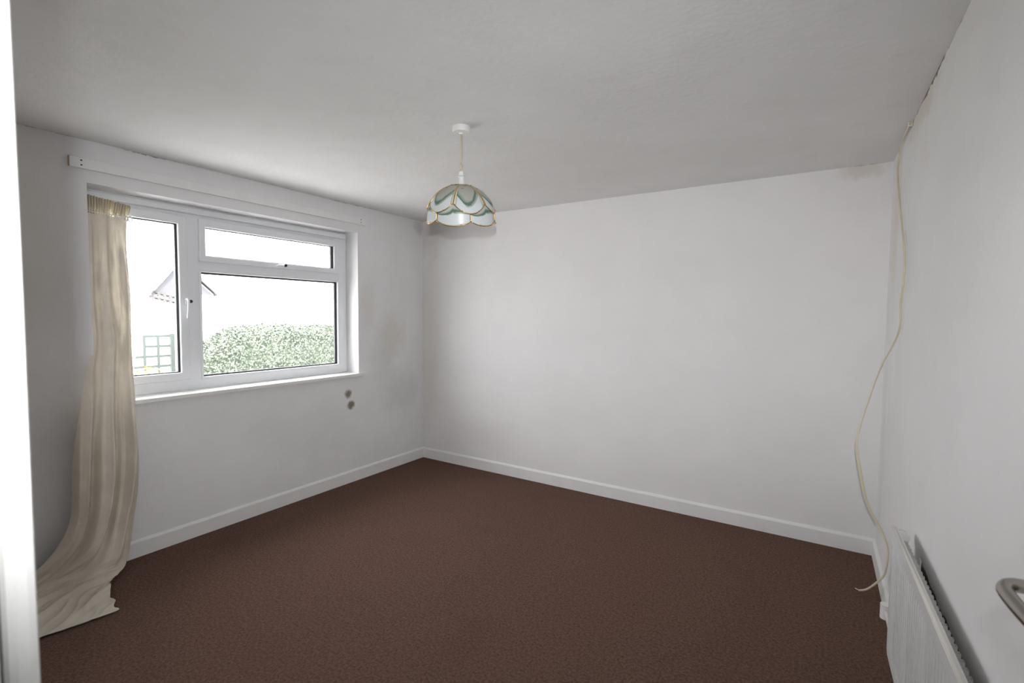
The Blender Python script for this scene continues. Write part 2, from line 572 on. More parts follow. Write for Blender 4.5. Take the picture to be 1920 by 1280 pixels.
# ------------------------------------------------------------------ doorway lining and door
fr_ = tag(empty('trim_1', (JX0, YF, 0)), 'white painted door lining at the room entrance', 'door frame', kind='structure')
boxobj('jamb', (JX0 - 0.032, JX0, YF - 0.12, YF - 0.002, 0, DZ), M['gloss'], fr_, bevel=0.002)
boxobj('jamb', (JX1, JX1 + 0.032, YF - 0.12, YF, 0, DZ), M['gloss'], fr_, bevel=0.002)
boxobj('head', (JX0 - 0.032, JX1 + 0.032, YF - 0.12, YF, DZ, DZ + 0.032), M['gloss'], fr_, bevel=0.002)
boxobj('architrave', (JX0 - 0.07, JX0 - 0.001, YF + 0.0006, YF + 0.019, 0, DZ + 0.07), M['gloss'], fr_, bevel=0.006)
boxobj('architrave', (JX0 - 0.0, JX1 + 0.0, YF + 0.0006, YF + 0.016, DZ + 0.001, DZ + 0.07), M['gloss'], fr_, bevel=0.006)
boxobj('stop', (JX0, JX0 + 0.012, YF - 0.12, YF - 0.048, 0, DZ), M['gloss'], fr_, bevel=0.002)
sp = boxobj('strike_plate', (JX0 - 0.0005, JX0 + 0.0015, YF - 0.035, YF - 0.004, 1.120, 1.211), M['steel'], fr_)

dr = tag(empty('door_1', (3.712, -3.585, 0)), 'white door standing open along the right wall', 'door', kind='structure')
HX, HY = 3.712, -3.585
dang = math.radians(4.4)                               # short of a right angle
dv = Vector((-math.sin(dang), math.cos(dang), 0))      # hinge -> free edge
dn = Vector((-math.cos(dang), -math.sin(dang), 0))     # out of the face that looks at the room


def dpt(a, b, z):
    return Vector((HX, HY, 0)) + dv * a + dn * b + Vector((0, 0, z))


def dbox(bm, a0, a1, b0, b1, z0, z1):
    v = [bm.verts.new(dpt(*c)) for c in ((a0, b0, z0), (a1, b0, z0), (a1, b1, z0), (a0, b1, z0),
                                         (a0, b0, z1), (a1, b0, z1), (a1, b1, z1), (a0, b1, z1))]
    for f in ((3, 2, 1, 0), (4, 5, 6, 7), (0, 1, 5, 4), (1, 2, 6, 5), (2, 3, 7, 6), (3, 0, 4, 7)):
        bm.faces.new([v[i] for i in f])


bm = bmesh.new()
dbox(bm, 0.0, 0.748, -0.036, 0.0, 0.006, 1.99)
obj('leaf', bm, M['upvc_door'], dr, bevel=0.002)
for hz in (0.22, 1.05, 1.78):
    bm = bmesh.new()
    lathe(bm, [(0.006, hz - 0.045), (0.006, hz + 0.045)], 10, (HX + 0.004, HY - 0.006, 0))
    obj('hinge', bm, M['nickel'], dr)
hd = empty('lever_handle', dpt(0.69, 0, 1.155))
hd.parent = dr
hd.matrix_parent_inverse = Matrix.Translation(dr.location).inverted()
ha, hz = 0.688, 1.157
bm = bmesh.new()                                       # round rose
path = [dpt(ha, b, hz) for b in (0.0, 0.008)]
tube(bm, path, 0.026, 28)
obj('rose', bm, M['nickel'], hd, smooth=False)
bm = bmesh.new()                                       # neck, bend and lever in one sweep
pts = [dpt(ha, 0.006, hz), dpt(ha, 0.030, hz), dpt(ha - 0.001, 0.045, hz), dpt(ha - 0.009, 0.0545, hz - 0.001), dpt(ha - 0.024, 0.058, hz - 0.002),
       dpt(ha - 0.06, 0.058, hz - 0.003), dpt(ha - 0.10, 0.055, hz - 0.004), dpt(ha - 0.118, 0.049, hz - 0.004)]
tube(bm, spline(pts, 8), 0.0080, 18)
obj('lever', bm, M['nickel'], hd, smooth=True)
bm = bmesh.new()
tube(bm, [dpt(ha, 0.008, hz), dpt(ha, 0.016, hz), dpt(ha, 0.020, hz)], lambda t: lerp(0.0145, 0.0105, t), 20)
obj('collar', bm, M['nickel'], hd, smooth=True)

# ------------------------------------------------------------------ window
wn = tag(empty('window_1', (-0.14, -1.74, WZ0)), 'white double-glazed window with side casement, top light and fixed pane', 'window', kind='structure')
XI, XO = -0.145, -0.215                                # frame inside and outside faces


def uprofile(name, y0, y1, z0, z1, wl, wr, wb, wt, x0, x1, parent, mat=None, bevel=0.004):
    """rectangular ring of four mitred rails"""
    bm = bmesh.new()
    o_ = [(y0, z0), (y1, z0), (y1, z1), (y0, z1)]
    i_ = [(y0 + wl, z0 + wb), (y1 - wr, z0 + wb), (y1 - wr, z1 - wt), (y0 + wl, z1 - wt)]
    V = {}
    for nm, ring in (('o', o_), ('i', i_)):
        for xi, xv in ((0, x0), (1, x1)):
            V[nm, xi] = [bm.verts.new((xv, a, b)) for a, b in ring]
    for q in range(4):
        r = (q + 1) % 4
        bm.faces.new((V['o', 0][q], V['o', 0][r], V['i', 0][r], V['i', 0][q]))
        bm.faces.new((V['o', 1][q], V['i', 1][q], V['i', 1][r], V['o', 1][r]))
        bm.faces.new((V['o', 0][q], V['o', 1][q], V['o', 1][r], V['o', 0][r]))
        bm.faces.new((V['i', 0][q], V['i', 0][r], V['i', 1][r], V['i', 1][q]))
    return obj(name, bm, mat or M['upvc'], parent, bevel=bevel)


def glazing(parent, y0, y1, z0, z1, xg, ry=0.027):
    """sealed unit: two panes, dark spacer bar round the edge, black gasket on the room side"""
    pa = boxobj('pane', (xg - 0.004, xg, y0, y1, z0, z1), M['glass'], parent)
    boxobj('pane', (xg - 0.024, xg - 0.020, y0, y1, z0, z1), M['glass'], parent)
    uprofile('spacer_bar', y0, y1, z0, z1, 0.020, ry, 0.020, 0.020, xg - 0.0045, xg - 0.0195, parent, M['spacer'], 0)
    uprofile('gasket', y0 + 0.001, y1 - 0.001, z0 + 0.001, z1 - 0.001, 0.012, ry - 0.008, 0.014, 0.014, xg + 0.0005, xg + 0.0045, parent, M['gasket'], 0)


FY0, FY1, FZ0, FZ1 = WY0 + 0.002, WY1 - 0.002, 0.953, 2.165
uprofile('window_frame', FY0, FY1, FZ0, FZ1, 0.06, 0.088, 0.066, 0.066, XI - 0.006, XO, wn)
boxobj('mullion', (XO, XI - 0.005, -2.113, -2.030, FZ0 + 0.06, FZ1 - 0.06), M['upvc'], wn, bevel=0.005)
boxobj('transom', (XO, XI - 0.006, -2.034, FY1 - 0.0895, 1.752, 1.822), M['upvc'], wn, bevel=0.005)
boxobj('head_trim', (XI - 0.02, XI + 0.022, FY0, FY1 - 0.02, 2.120, 2.158), M['upvc'], wn, bevel=0.007)
# casement
sa = uprofile('casement_sash', -2.612, -2.106, 1.020, 2.098, 0.055, 0.056, 0.050, 0.054, XI + 0.012, XO + 0.004, wn, bevel=0.006)
glazing(sa, -2.572, -2.146, 1.056, 2.058, XI - 0.010)
# top light
sb = uprofile('top_light_sash', -2.036, -0.905, 1.812, 2.099, 0.042, 0.054, 0.042, 0.054, XI + 0.012, XO + 0.004, wn, bevel=0.006)
glazing(sb, -2.008, -0.950, 1.840, 2.060, XI - 0.010)
# fixed light with its glazing bead
sc = uprofile('glazing_bead', -2.036, -0.905, 1.010, 1.758, 0.014, 0.014, 0.018, 0.016, XI + 0.002, XI - 0.030, wn, bevel=0.005)
glazing(sc, -2.030, -0.908, 1.018, 1.750, XI - 0.022)


def wpart(name, dims, mat, parent, bevel=0.003):
    return boxobj(name, dims, mat, parent, bevel=bevel)


# casement handle: rose plate, lever pointing down, black lock button
hx = XI + 0.0125
hp = wpart('casement_handle', (hx, hx + 0.010, -2.136, -2.112, 1.515, 1.570), M['upvc'], sa, 0.004)
bm = bmesh.new()
tube(bm, spline([(hx + 0.008, -2.126, 1.553), (hx + 0.026, -2.126, 1.552), (hx + 0.036, -2.127, 1.535), (hx + 0.037, -2.130, 1.48), (hx + 0.034, -2.133, 1.428)], 6),
     lambda t: lerp(0.0085, 0.006, t), 12)
obj('lever', bm, M['upvc'], hp, smooth=True)
bm = bmesh.new()
lathe(bm, [(0.0105, hx + 0.009), (0.0105, hx + 0.022)], 16, (0, -2.105, 1.540), 'x')
obj('lock_button', bm, M['black'], hp)
hq = wpart('top_light_handle', (hx, hx + 0.012, -1.475, -1.425, 1.822, 1.846), M['upvc'], sb, 0.004)
bm = bmesh.new()
tube(bm, spline([(hx + 0.009, -1.448, 1.834), (hx + 0.028, -1.448, 1.834), (hx + 0.036, -1.462, 1.832), (hx + 0.035, -1.505, 1.829)], 6),
     lambda t: lerp(0.0085, 0.006, t), 12)
obj('lever', bm, M['upvc'], hq, smooth=True)
bm = bmesh.new()
lathe(bm, [(0.0105, hx + 0.011), (0.0105, hx + 0.026)], 16, (0, -1.425, 1.838), 'x')
obj('lock_button', bm, M['black'], hq)
# sill board, outer cill
boxobj('window_sill', (XI + 0.0, 0.036, WY0 - 0.035, WY1 + 0.068, WZ0 - 0.021, WZ0 + 0.002), M['gloss'], wn, bevel=0.004) if False else None
bm = bmesh.new()
box(bm, XO + 0.02, 0.0, WY0, WY1, WZ0 - 0.022, WZ0 + 0.003)
box(bm, 0.0, 0.036, WY0 - 0.035, WY1 + 0.066, WZ0 - 0.020, WZ0 + 0.003)
bmesh.ops.remove_doubles(bm, verts=bm.verts, dist=1e-5)
obj('window_sill', bm, M['gloss'], wn)
boxobj('outer_cill', (-0.36, XO - 0.001, WY0, WY1, WZ0 - 0.03, WZ0 + 0.005), M['upvc'], wn, bevel=0.004)

# ------------------------------------------------------------------ curtain batten above the window
bt = tag(empty('curtain_batten', (0, -1.735, 2.268)), 'white painted wooden batten screwed to the wall above the window', 'batten')
bo = boxobj('board', (0.0005, 0.021, -2.737, -0.748, 2.240, 2.297), M['batten'], bt, bevel=0.0025)
boxobj('bare_end', (0.0008, 0.0205, -2.7385, -2.7368, 2.2415, 2.2955), M['bare'], bt)
for yy, zz in ((-2.687, 2.281), (-2.687, 2.256), (-0.80, 2.283), (-0.80, 2.258)):
    bm = bmesh.new()
    lathe(bm, [(0.0045, 0.0205), (0.0045, 0.0222)], 10, (0, yy, zz), 'x')
    obj('screw', bm, M['screw'], bt)

# ------------------------------------------------------------------ curtain
ct = tag(empty('curtain', (0.2, -2.8, 0)), 'cream curtain hanging at the window side and trailing over the carpet', 'curtain')
# keyed rows: left end, right end, pleat depth, number-of-folds phase
ROWS = [((-0.098, -2.640, 2.128), (-0.098, -2.430, 2.100), 0.012),
        ((-0.098, -2.640, 2.060), (-0.098, -2.438, 2.046), 0.014),
        ((-0.098, -2.640, 2.025), (-0.098, -2.448, 2.020), 0.009),
        ((-0.092, -2.642, 1.815), (-0.092, -2.455, 1.825), 0.020),
        ((-0.082, -2.648, 1.540), (-0.080, -2.448, 1.546), 0.024),
        ((-0.045, -2.652, 1.300), (-0.050, -2.462, 1.291), 0.026),
        ((0.016, -2.700, 1.150), (0.014, -2.484, 1.130), 0.024),
        ((0.070, -2.742, 1.019), (0.072, -2.500, 0.978), 0.024),
        ((0.090, -2.771, 0.882), (0.090, -2.506, 0.818), 0.034),
        ((0.100, -2.792, 0.716), (0.105, -2.508, 0.649), 0.040),
        ((0.105, -2.802, 0.521), (0.115, -2.524, 0.436), 0.042),
        ((0.110, -2.820, 0.360), (0.125, -2.556, 0.246), 0.042),
        ((0.115, -2.880, 0.235), (0.135, -2.576, 0.110), 0.040),
        ((0.110, -2.990, 0.130), (0.150, -2.604, 0.034), 0.036),
        ((0.120, -3.120, 0.062), (0.205, -2.660, 0.022), 0.030),
        ((0.170, -3.230, 0.040), (0.250, -2.712, 0.020), 0.026),
        ((0.250, -3.270, 0.032), (0.330, -2.728, 0.018), 0.022),
        ((0.350, -3.270, 0.024), (0.440, -2.742, 0.014), 0.017),
        ((0.455, -3.230, 0.012), (0.535, -2.768, 0.010), 0.010),
        ((0.490, -3.215, 0.007), (0.565, -2.776, 0.006), 0.003)]


def key(i):
    return ROWS[max(0, min(len(ROWS) - 1, i))]


def cr(a, b, c, d, t):
    return 0.5 * ((2 * b) + (c - a) * t + (2 * a - 5 * b + 4 * c - d) * t * t + (-a + 3 * b - 3 * c + d) * t ** 3)


def row(t):
    i = int(min(t, len(ROWS) - 1 - 1e-6))
    f = t - i
    K = [key(i + q) for q in (-1, 0, 1, 2)]
    L = cr(*[Vector(q[0]) for q in K], f)
    R = cr(*[Vector(q[1]) for q in K], f)
    A = cr(*[q[2] for q in K], f)
    return L, R, max(A, 0.002)


def fold(s, t):
    """pleat height in 0..1 at s across and row t"""
    sl = s + 0.05 * math.sin(t * 0.42 + 3 * s) + 0.015 * math.sin(1.3 * t + 7 * s)
    n = 0.5 + 0.5 * math.sin(2 * PI * (2.6 * sl + 0.10 * math.sin(0.5 * t)) + 0.6)
    n2 = 0.5 + 0.5 * math.sin(2 * PI * (5.7 * sl) + 1.1 * math.sin(0.40 * t) + 2.0)
    n3 = mnoise.noise(Vector((s * 3.0, t * 0.35, 3.3)))
    h = 0.62 * n ** 1.2 + 0.30 * n2 ** 1.5 + 0.25 * n3
    if t > 12.0:                                       # crumpled over the floor
        g = min(1, (t - 12.0) / 2.5)
        q_ = s * 1.0 + 0.16 * (t - 12)                  # folds run off to the left as the cloth lands
        r1 = 1 - abs(mnoise.noise(Vector((q_ * 4.5, t * 0.28, 7.7)))) * 2.2
        r2 = 1 - abs(mnoise.noise(Vector((q_ * 8.0 + 3, t * 0.5 - s * 2, 1.1)))) * 2.2
        h = lerp(h, 0.65 * max(0, r1) ** 1.5 + 0.30 * max(0, r2) ** 2, g * 0.9)
    return h


def cpoint(s, t):
    L, R, A = row(t)
    P = L.lerp(R, s)
    # the sheet leaves the wall and turns to lie on the floor between rows 12 and 15
    g = max(0.0, min(1.0, (t - 12.2) / 2.6))
    nrm = Vector((1 - g, 0.0, g)).normalized()
    boost = 1.6 + 0.9 * max(0.0, 1 - abs(t - 9.5) / 3.5)
    P = P + nrm * (fold(s, t) * A * boost - 0.3 * A)
    if t > 14.5:                                       # uneven selvedge edge
        P.y += 0.018 * mnoise.noise(Vector((t * 1.7, 0.4, s * 1.0))) * (s > 0.75) * (s - 0.75) * 4
    P.z = max(P.z, 0.003)
    if t < 6.2:
        P.x = max(P.x, -0.128)
    return P


def sheet(name, t0, t1, nt, ns, mat, push=0.0, s0=0.0, s1=1.0, solid=0.0):
    bm = bmesh.new()
    g = []
    for i in range(nt + 1):
        t = lerp(t0, t1, i / nt)
        g.append([bm.verts.new(cpoint(lerp(s0, s1, j / ns), t) + Vector((push * 0.5, 0, push))) for j in range(ns + 1)])
    for a, b in zip(g, g[1:]):
        for j in range(ns):
            bm.faces.new((a[j], a[j + 1], b[j + 1], b[j]))
    return obj(name, bm, mat, ct, smooth=True, solid=solid)


sheet('drape', 2.0, 18.6, 300, 150, M['curtain'])
sheet('hem', 18.6, 18.97, 14, 150, M['hem'], push=0.003, solid=0.004)
# gathered heading: ruffled frill on a stretched wire
bm = bmesh.new()
g = []
for i in range(16):
    t = 2.05 * i / 15
    rowv = []
    for j in range(161):
        s = j / 160
        L, R, A = row(t)
        P = L.lerp(R, s)
        amp = 0.011 * (0.5 + abs(i - 12) / 12)
        P.x += amp * math.sin(2 * PI * 17 * s + 0.6 * math.sin(i * 0.6 + 6 * s)) + 0.004 * mnoise.noise(Vector((s * 30, i * 0.3, 0)))
        P.z += (0.006 * mnoise.noise(Vector((s * 9, 0, 5))) if i == 0 else 0)
        rowv.append(bm.verts.new(P))
    g.append(rowv)
for a, b in zip(g, g[1:]):
    for j in range(160):
        bm.faces.new((a[j], a[j + 1], b[j + 1], b[j]))
obj('heading', bm, M['heading'], ct, smooth=True)
bm = bmesh.new()
tube(bm, [Vector((-0.096, -2.658, 2.035)), Vector((-0.096, -2.55, 2.031)), Vector((-0.096, -2.42, 2.028))], 0.0022, 8)
obj('curtain_wire', bm, M['plastic'], ct)
for yy in (-2.520, -2.462, -2.440):
    bm = bmesh.new()
    ring = [Vector((-0.078, yy + 0.010 * math.cos(2 * PI * q / 20), 2.018 + 0.017 * math.sin(2 * PI * q / 20))) for q in range(21)]
    tube(bm, ring, 0.0028, 8, cap=False)
    obj('curtain_ring', bm, M['plastic'], ct, smooth=True)
# loose single layer of cloth at the window side of the curtain
bm = bmesh.new()
g = []
for i in range(40):
    f = i / 39
    z = lerp(2.01, 1.05, f)
    w = 0.010 + 0.055 * math.sin(PI * min(1, f * 1.05)) ** 0.8
    y = lerp(-2.455, -2.485, f)
    x = lerp(-0.100, -0.02, f ** 2) - 0.01
    g.append([bm.verts.new((x + 0.008 * math.sin(5 * j / 8 + 3 * f), y + w * j / 8, z)) for j in range(9)])
for a, b in zip(g, g[1:]):
    for j in range(8):
        bm.faces.new((a[j], a[j + 1], b[j + 1], b[j]))
k = NT('sheer_edge_cloth')
tr = k.new('ShaderNodeBsdfTransparent')
tl = k.new('ShaderNodeBsdfTranslucent')
tl.inputs[0].default_value = (0.8, 0.76, 0.66, 1)
mx = k.new('ShaderNodeMixShader')
k.l.new(k.math('ADD', k.math('MULTIPLY', k.noise(k.pos(), 60), 0.2), 0.22), mx.inputs[0])
k.l.new(tr.outputs[0], mx.inputs[1])
k.l.new(tl.outputs[0], mx.inputs[2])
k.l.new(mx.outputs[0], k.out.inputs['Surface'])
obj('sheer_edge', bm, k.m, ct, smooth=True)

# ------------------------------------------------------------------ pendant lamp
LX, LY = 1.872, -1.744
lp = tag(empty('pendant_lamp', (LX, LY, H)), 'pendant lamp with green-swirled milk glass petals in brass edging', 'lamp')
bm = bmesh.new()
lathe(bm, [(0.0445, H - 0.0003), (0.0445, H - 0.024), (0.042, H - 0.029), (0.012, H - 0.031), (0.009, H - 0.036), (0.0001, H - 0.036)], 40, (LX, LY, 0))
o = obj('ceiling_rose', bm, M['plastic'], lp, smooth=True)
o.modifiers.new('e', 'EDGE_SPLIT').split_angle = math.radians(35)
bm = bmesh.new()
pts = [(LX, LY, H - 0.034), (LX + .001, LY, 2.32), (LX + .0015, LY, 2.27), (LX + 0.001, LY, 2.232), (LX - 0.0035, LY - .002, 2.221), (LX + 0.003, LY + .002, 2.209),
       (LX + 0.004, LY + .002, 2.199), (LX - 0.001, LY, 2.190), (LX, LY, 2.178)]
tube(bm, spline(pts, 6), 0.0036, 8)
obj('flex', bm, M['flex'], lp, smooth=True)
bm = bmesh.new()
lathe(bm, [(0.006, 2.183), (0.0125, 2.180), (0.0135, 2.162), (0.0165, 2.1595), (0.0165, 2.1575)], 28, (LX, LY, 0))
o = obj('lamp_holder', bm, M['plastic'], lp, smooth=True)
o.modifiers.new('e', 'EDGE_SPLIT').split_angle = math.radians(35)
bm = bmesh.new()
lathe(bm, [(0.0150, 2.1575), (0.0150, 2.1555)], 28, (LX, LY, 0))
obj('dark_ring', bm, M['black'], o)  # black ring between the holder cap and its skirt
bm = bmesh.new()
lathe(bm, [(0.0178, 2.1555), (0.0178, 2.151), (0.0150, 2.149), (0.0150, 2.118), (0.019, 2.112), (0.019, 2.104), (0.013, 2.10), (0.013, 2.085)], 28, (LX, LY, 0))
o2 = obj('holder_skirt', bm, M['plastic'], lp, smooth=True)
o2.modifiers.new('e', 'EDGE_SPLIT').split_angle = math.radians(35)
bm = bmesh.new()
lathe(bm, [(0.0005, 2.015), (0.018, 2.020), (0.029, 2.036), (0.030, 2.05), (0.022, 2.07), (0.0128, 2.085), (0.0128, 2.095)], 24, (LX, LY, 0), cap=False)
obj('bulb', bm, plain('pearl_bulb', (0.85, 0.85, 0.84), 0.3), lp, smooth=True)

# shade in its own axes: hangs a little askew, near rim lower than the far rim
R_, HD = 0.1715, 0.150
toCam = Vector((CAM.x - LX, CAM.y - LY, 0)).normalized()
side_ = Vector((-toCam.y, toCam.x, 0))                 # to the camera's ... across the view
side_ = RT - toCam * RT.dot(toCam); side_.z = 0; side_.normalize()
TILT = math.radians(15)
EX = side_
EY = (toCam * math.cos(TILT) - Vector((0, 0, 1)) * math.sin(TILT))      # towards the viewer, dipping
EZ = (Vector((0, 0, 1)) * math.cos(TILT) + toCam * math.sin(TILT))
SO = Vector((LX, LY, 2.120))


def spt(az, z, dr=0.0):
    """az: 0 = towards the camera, + to the right;  z down from the top of the dome"""
    zz = min(z, HD)
    rr = R_ * math.sqrt(max(0.0, 1 - (1 - zz / HD) ** 2)) ** 1.06
    if z > HD:
        rr = R_ + 0.003 * math.sin((z - HD) * 40)
    rr += dr
    return SO + EX * (rr * math.sin(az)) + EY * (rr * math.cos(az)) - EZ * z


def z_up(d):       # lower edge of an upper petal, d = angle from its middle in degrees
    return 0.088 + 0.046 * math.cos(PI * d / 60.0) ** 0.9


def z_lo(d):       # lower edge of a lower petal
    return 0.170 + 0.022 * max(0.0, math.cos(PI * d / 60.0)) ** 0.8


sh = empty('shade', SO)
sh.parent = lp
sh.matrix_parent_inverse = Matrix.Translation(lp.location).inverted()
ZT = 0.0035
rad = math.radians
AZ0 = 16.0


def grid_petal(name, mid, a0, a1, ztop, zbot, mat, n=18, m=16, dr=0.0):
    bm = bmesh.new()
    uvl = bm.loops.layers.uv.new('UVMap')
    g, uvd = [], {}
    for i in range(m + 1):
        rv = []
        for j in range(n + 1):
            d = lerp(a0, a1, j / n)
            z = lerp(ztop(d), zbot(d), i / m)
            v = bm.verts.new(spt(rad(mid + d), z, dr))
            uvd[v] = (j / n, i / m)
            rv.append(v)
        g.append(rv)
    for a, b in zip(g, g[1:]):
        for j in range(n):
            f = bm.faces.new((a[j], a[j + 1], b[j + 1], b[j]))
            for lp_ in f.loops:
                lp_[uvl].uv = uvd[lp_.vert]
    return obj(name, bm, mat, sh, smooth=True, solid=0.003)


def came(name, pts, r, mat=None, seg=8):
    bm = bmesh.new()
    tube(bm, pts, r, seg)
    return obj(name, bm, mat or M['brass'], sh, smooth=True)


def blob(name, p, s, mat):
    bm = bmesh.new()
    bmesh.ops.create_icosphere(bm, subdivisions=2, radius=s, matrix=Matrix.Translation(p))
    return obj(name, bm, mat, sh, smooth=True)


for q in range(6):
    mid = AZ0 + 60 * q
    grid_petal('upper_petal', mid, -25.6, 25.6, lambda d: ZT, z_up, M['petal_up'])
    came('upper_edge', [spt(rad(mid + d), z_up(d) - 0.001, 0.0015) for d in [x * 60 / 24 - 30 for x in range(25)]], 0.0026)
    dm = mid + 30
    grid_petal('lower_petal', dm, -28.8, 28.8, lambda d: z_up(30 - abs(d)) - 0.004, z_lo, M['petal_low'], n=26, m=10, dr=-0.003)
    came('lower_edge', [spt(rad(dm + d), z_lo(d), -0.001) for d in [x * 60 / 24 - 30 for x in range(25)]], 0.0026)
    # joint between two upper petals: cream strips with a brass rib
    grid_petal('joint_strip', dm, -4.5, 4.5, lambda d: ZT, lambda d: 0.091, M['strip'], n=4, m=14, dr=-0.0015)
    came('joint_rib', [spt(rad(dm), lerp(0.002, 0.092, x / 14), 0.001) for x in range(15)], 0.0030)
    came('joint_bead', [spt(rad(dm - 4.5), lerp(0.004, 0.091, x / 14), 0.0005) for x in range(15)], 0.0012, M['oldbrass'])
    came('joint_bead', [spt(rad(dm + 4.5), lerp(0.004, 0.091, x / 14), 0.0005) for x in range(15)], 0.0012, M['oldbrass'])
    # joint between two lower petals
    came('lower_rib', [spt(rad(mid), lerp(0.134, 0.171, x / 6), 0.0005) for x in range(7)], 0.0032)
    for d in (-14, 14):
        blob('clip', spt(rad(mid + d), z_up(d) - 0.002, 0.003), 0.0042, M['brass'])
        blob('clip', spt(rad(dm + d), z_lo(d) - 0.002, 0.002), 0.0042, M['brass'])
    blob('clip', spt(rad(mid + 12), 0.006, 0.003), 0.0042, M['oldbrass'])
    blob('clip', spt(rad(mid - 12), 0.020, 0.003), 0.0036, M['oldbrass'])
bm = bmesh.new()
ringp = [SO + EX * 0.030 * math.cos(2 * PI * q / 32) + EY * 0.030 * math.sin(2 * PI * q / 32) - EZ * 0.003 for q in range(33)]
tube(bm, ringp, 0.0035, 8, cap=False)
for q in range(3):
    a = 2 * PI * q / 3 + 0.4
    tube(bm, [SO + EX * 0.030 * math.cos(a) + EY * 0.030 * math.sin(a) - EZ * 0.004, SO + EX * 0.012 * math.cos(a) + EY * 0.012 * math.sin(a) - EZ * 0.004], 0.003, 6)
obj('gallery_ring', bm, M['oldbrass'], sh, smooth=True)

# ------------------------------------------------------------------ radiator on the right wall
rd = tag(empty('radiator', (3.70, -1.84, 0.16)), 'white fluted panel radiator on the right wall', 'radiator')
RA = Vector((3.680, -1.330, 0.662))                    # far top front edge
RB = Vector((3.6925, -2.385, 0.695))                   # near top front edge
rl = (RB - RA).length
ra_ = (RB - RA).normalized()
rz_ = Vector((0, 0, 1)); rz_ = (rz_ - ra_ * rz_.dot(ra_)).normalized()
rx_ = ra_.cross(rz_)
if rx_.x < 0: rx_ = -rx_                               # towards the wall


def rp(a, b, c):
    """a along from the far end, b towards the wall, c up from the bottom (0..0.5)"""
    return RA + ra_ * a + rx_ * b + rz_ * (c - 0.50)


def flute(a, c):
    p_ = 0.0335
    f = (a - 0.03) / p_
    if a < 0.028 or a > rl - 0.028:
        return 0.0
    w = f - math.floor(f)
    d = max(0.0, min(1.0, (abs(w - 0.5) - 0.18) / 0.07))
    d = d * d * (3 - 2 * d)
    e = min(1.0, max(0.0, (c - 0.045) / 0.012)) * min(1.0, max(0.0, (0.455 - c) / 0.012))
    return (1 - d) * 0.0125 * e


bm = bmesh.new()
na = int(rl / 0.0033)
cs = [0.0, 0.012, 0.035, 0.045, 0.051, 0.057, 0.07, 0.25, 0.43, 0.443, 0.449, 0.455, 0.465, 0.488, 0.5]


def chamf(a, c):
    """clipped corners of the pressed panel"""
    a2 = min(max(a, 0), rl)
    lo = max(0.0, 0.018 - a2, 0.018 - (rl - a2)) if c < 0.02 else 0
    hi = max(0.0, 0.010 - a2, 0.010 - (rl - a2)) if c > 0.48 else 0
    return c + lo - hi


fr1 = [[bm.verts.new(rp(rl * i / na, flute(rl * i / na, c), chamf(rl * i / na, c))) for c in cs] for i in range(na + 1)]
bk1 = [[bm.verts.new(rp(rl * i / na, 0.0155, chamf(rl * i / na, c))) for c in (cs[0], cs[-1])] for i in range(na + 1)]
for i in range(na):
    for j in range(len(cs) - 1):
        bm.faces.new((fr1[i][j], fr1[i + 1][j], fr1[i + 1][j + 1], fr1[i][j + 1]))
    bm.faces.new((bk1[i][0], bk1[i][1], bk1[i + 1][1], bk1[i + 1][0]))
    bm.faces.new((fr1[i][-1], fr1[i + 1][-1], bk1[i + 1][1], bk1[i][1]))
    bm.faces.new((fr1[i][0], bk1[i][0], bk1[i + 1][0], fr1[i + 1][0]))
for i in (0, na):
    bm.faces.new([fr1[i][j] for j in range(len(cs))] + [bk1[i][1], bk1[i][0]])
pn = obj('front_panel', bm, M['rad'], rd)
# rolled seam along the top, ends and bottom
bm = bmesh.new()
seam_pts = [rp(0.004, 0.006, 0.495), rp(rl - 0.004, 0.006, 0.495)]
tube(bm, seam_pts, 0.0072, 10)
obj('top_seam', bm, M['radedge'], rd, smooth=True)
bm = bmesh.new()
tube(bm, [rp(0.004, 0.006, 0.018), rp(0.004, 0.006, 0.49)], 0.0060, 10)
obj('end_seam', bm, M['rad'], rd, smooth=True)
bm = bmesh.new()
tube(bm, [rp(0.016, 0.006, 0.004), rp(rl - 0.016, 0.006, 0.004)], 0.0055, 10)
obj('bottom_seam', bm, M['radedge'], rd, smooth=True)
# convector: folded sheet standing behind the panel
bm = bmesh.new()
prof = []
a = 0.07
per = 0.0335
while a < rl - 0.05:
    prof += [(a, 0.0165), (a + per * 0.18, 0.038), (a + per * 0.55, 0.038), (a + per * 0.73, 0.0165)]
    a += per
g = [[bm.verts.new(rp(a_, b_, c_)) for a_, b_ in prof] for c_ in (0.06, 0.474)]
for j in range(len(prof) - 1):
    bm.faces.new((g[0][j], g[0][j + 1], g[1][j + 1], g[1][j]))
obj('convector_fins', bm, M['fins'], rd, solid=0.0012)


def rcyl(name, p0, p1, r, mat, parent=rd, seg=20, prof=None):
    bm = bmesh.new()
    if prof:
        path = [p0.lerp(p1, t) for t, _ in prof]
        n = len(prof)
        tube(bm, path, lambda t: prof[min(n - 1, int(round(t * (n - 1))))][1], seg)
    else:
        tube(bm, [p0, p0.lerp(p1, 0.5), p1], r, seg)
    return obj(name, bm, mat, parent, smooth=False)


# header tubes that carry the end plugs
for aa in (0.004, rl - 0.004):
    pl = rcyl('end_plug', rp(aa - 0.014, 0.033, 0.466), rp(aa + 0.014, 0.033, 0.466), 0.0205, M['plastic'], seg=24)
    rcyl('brass_ring', rp(aa - 0.019, 0.033, 0.467), rp(aa - 0.0142, 0.033, 0.467), 0.0195, M['oldbrass'], pl)
    rcyl('bleed_nut', rp(aa - 0.026, 0.033, 0.467), rp(aa - 0.0192, 0.033, 0.467), 0.008, M['oldbrass'], pl)
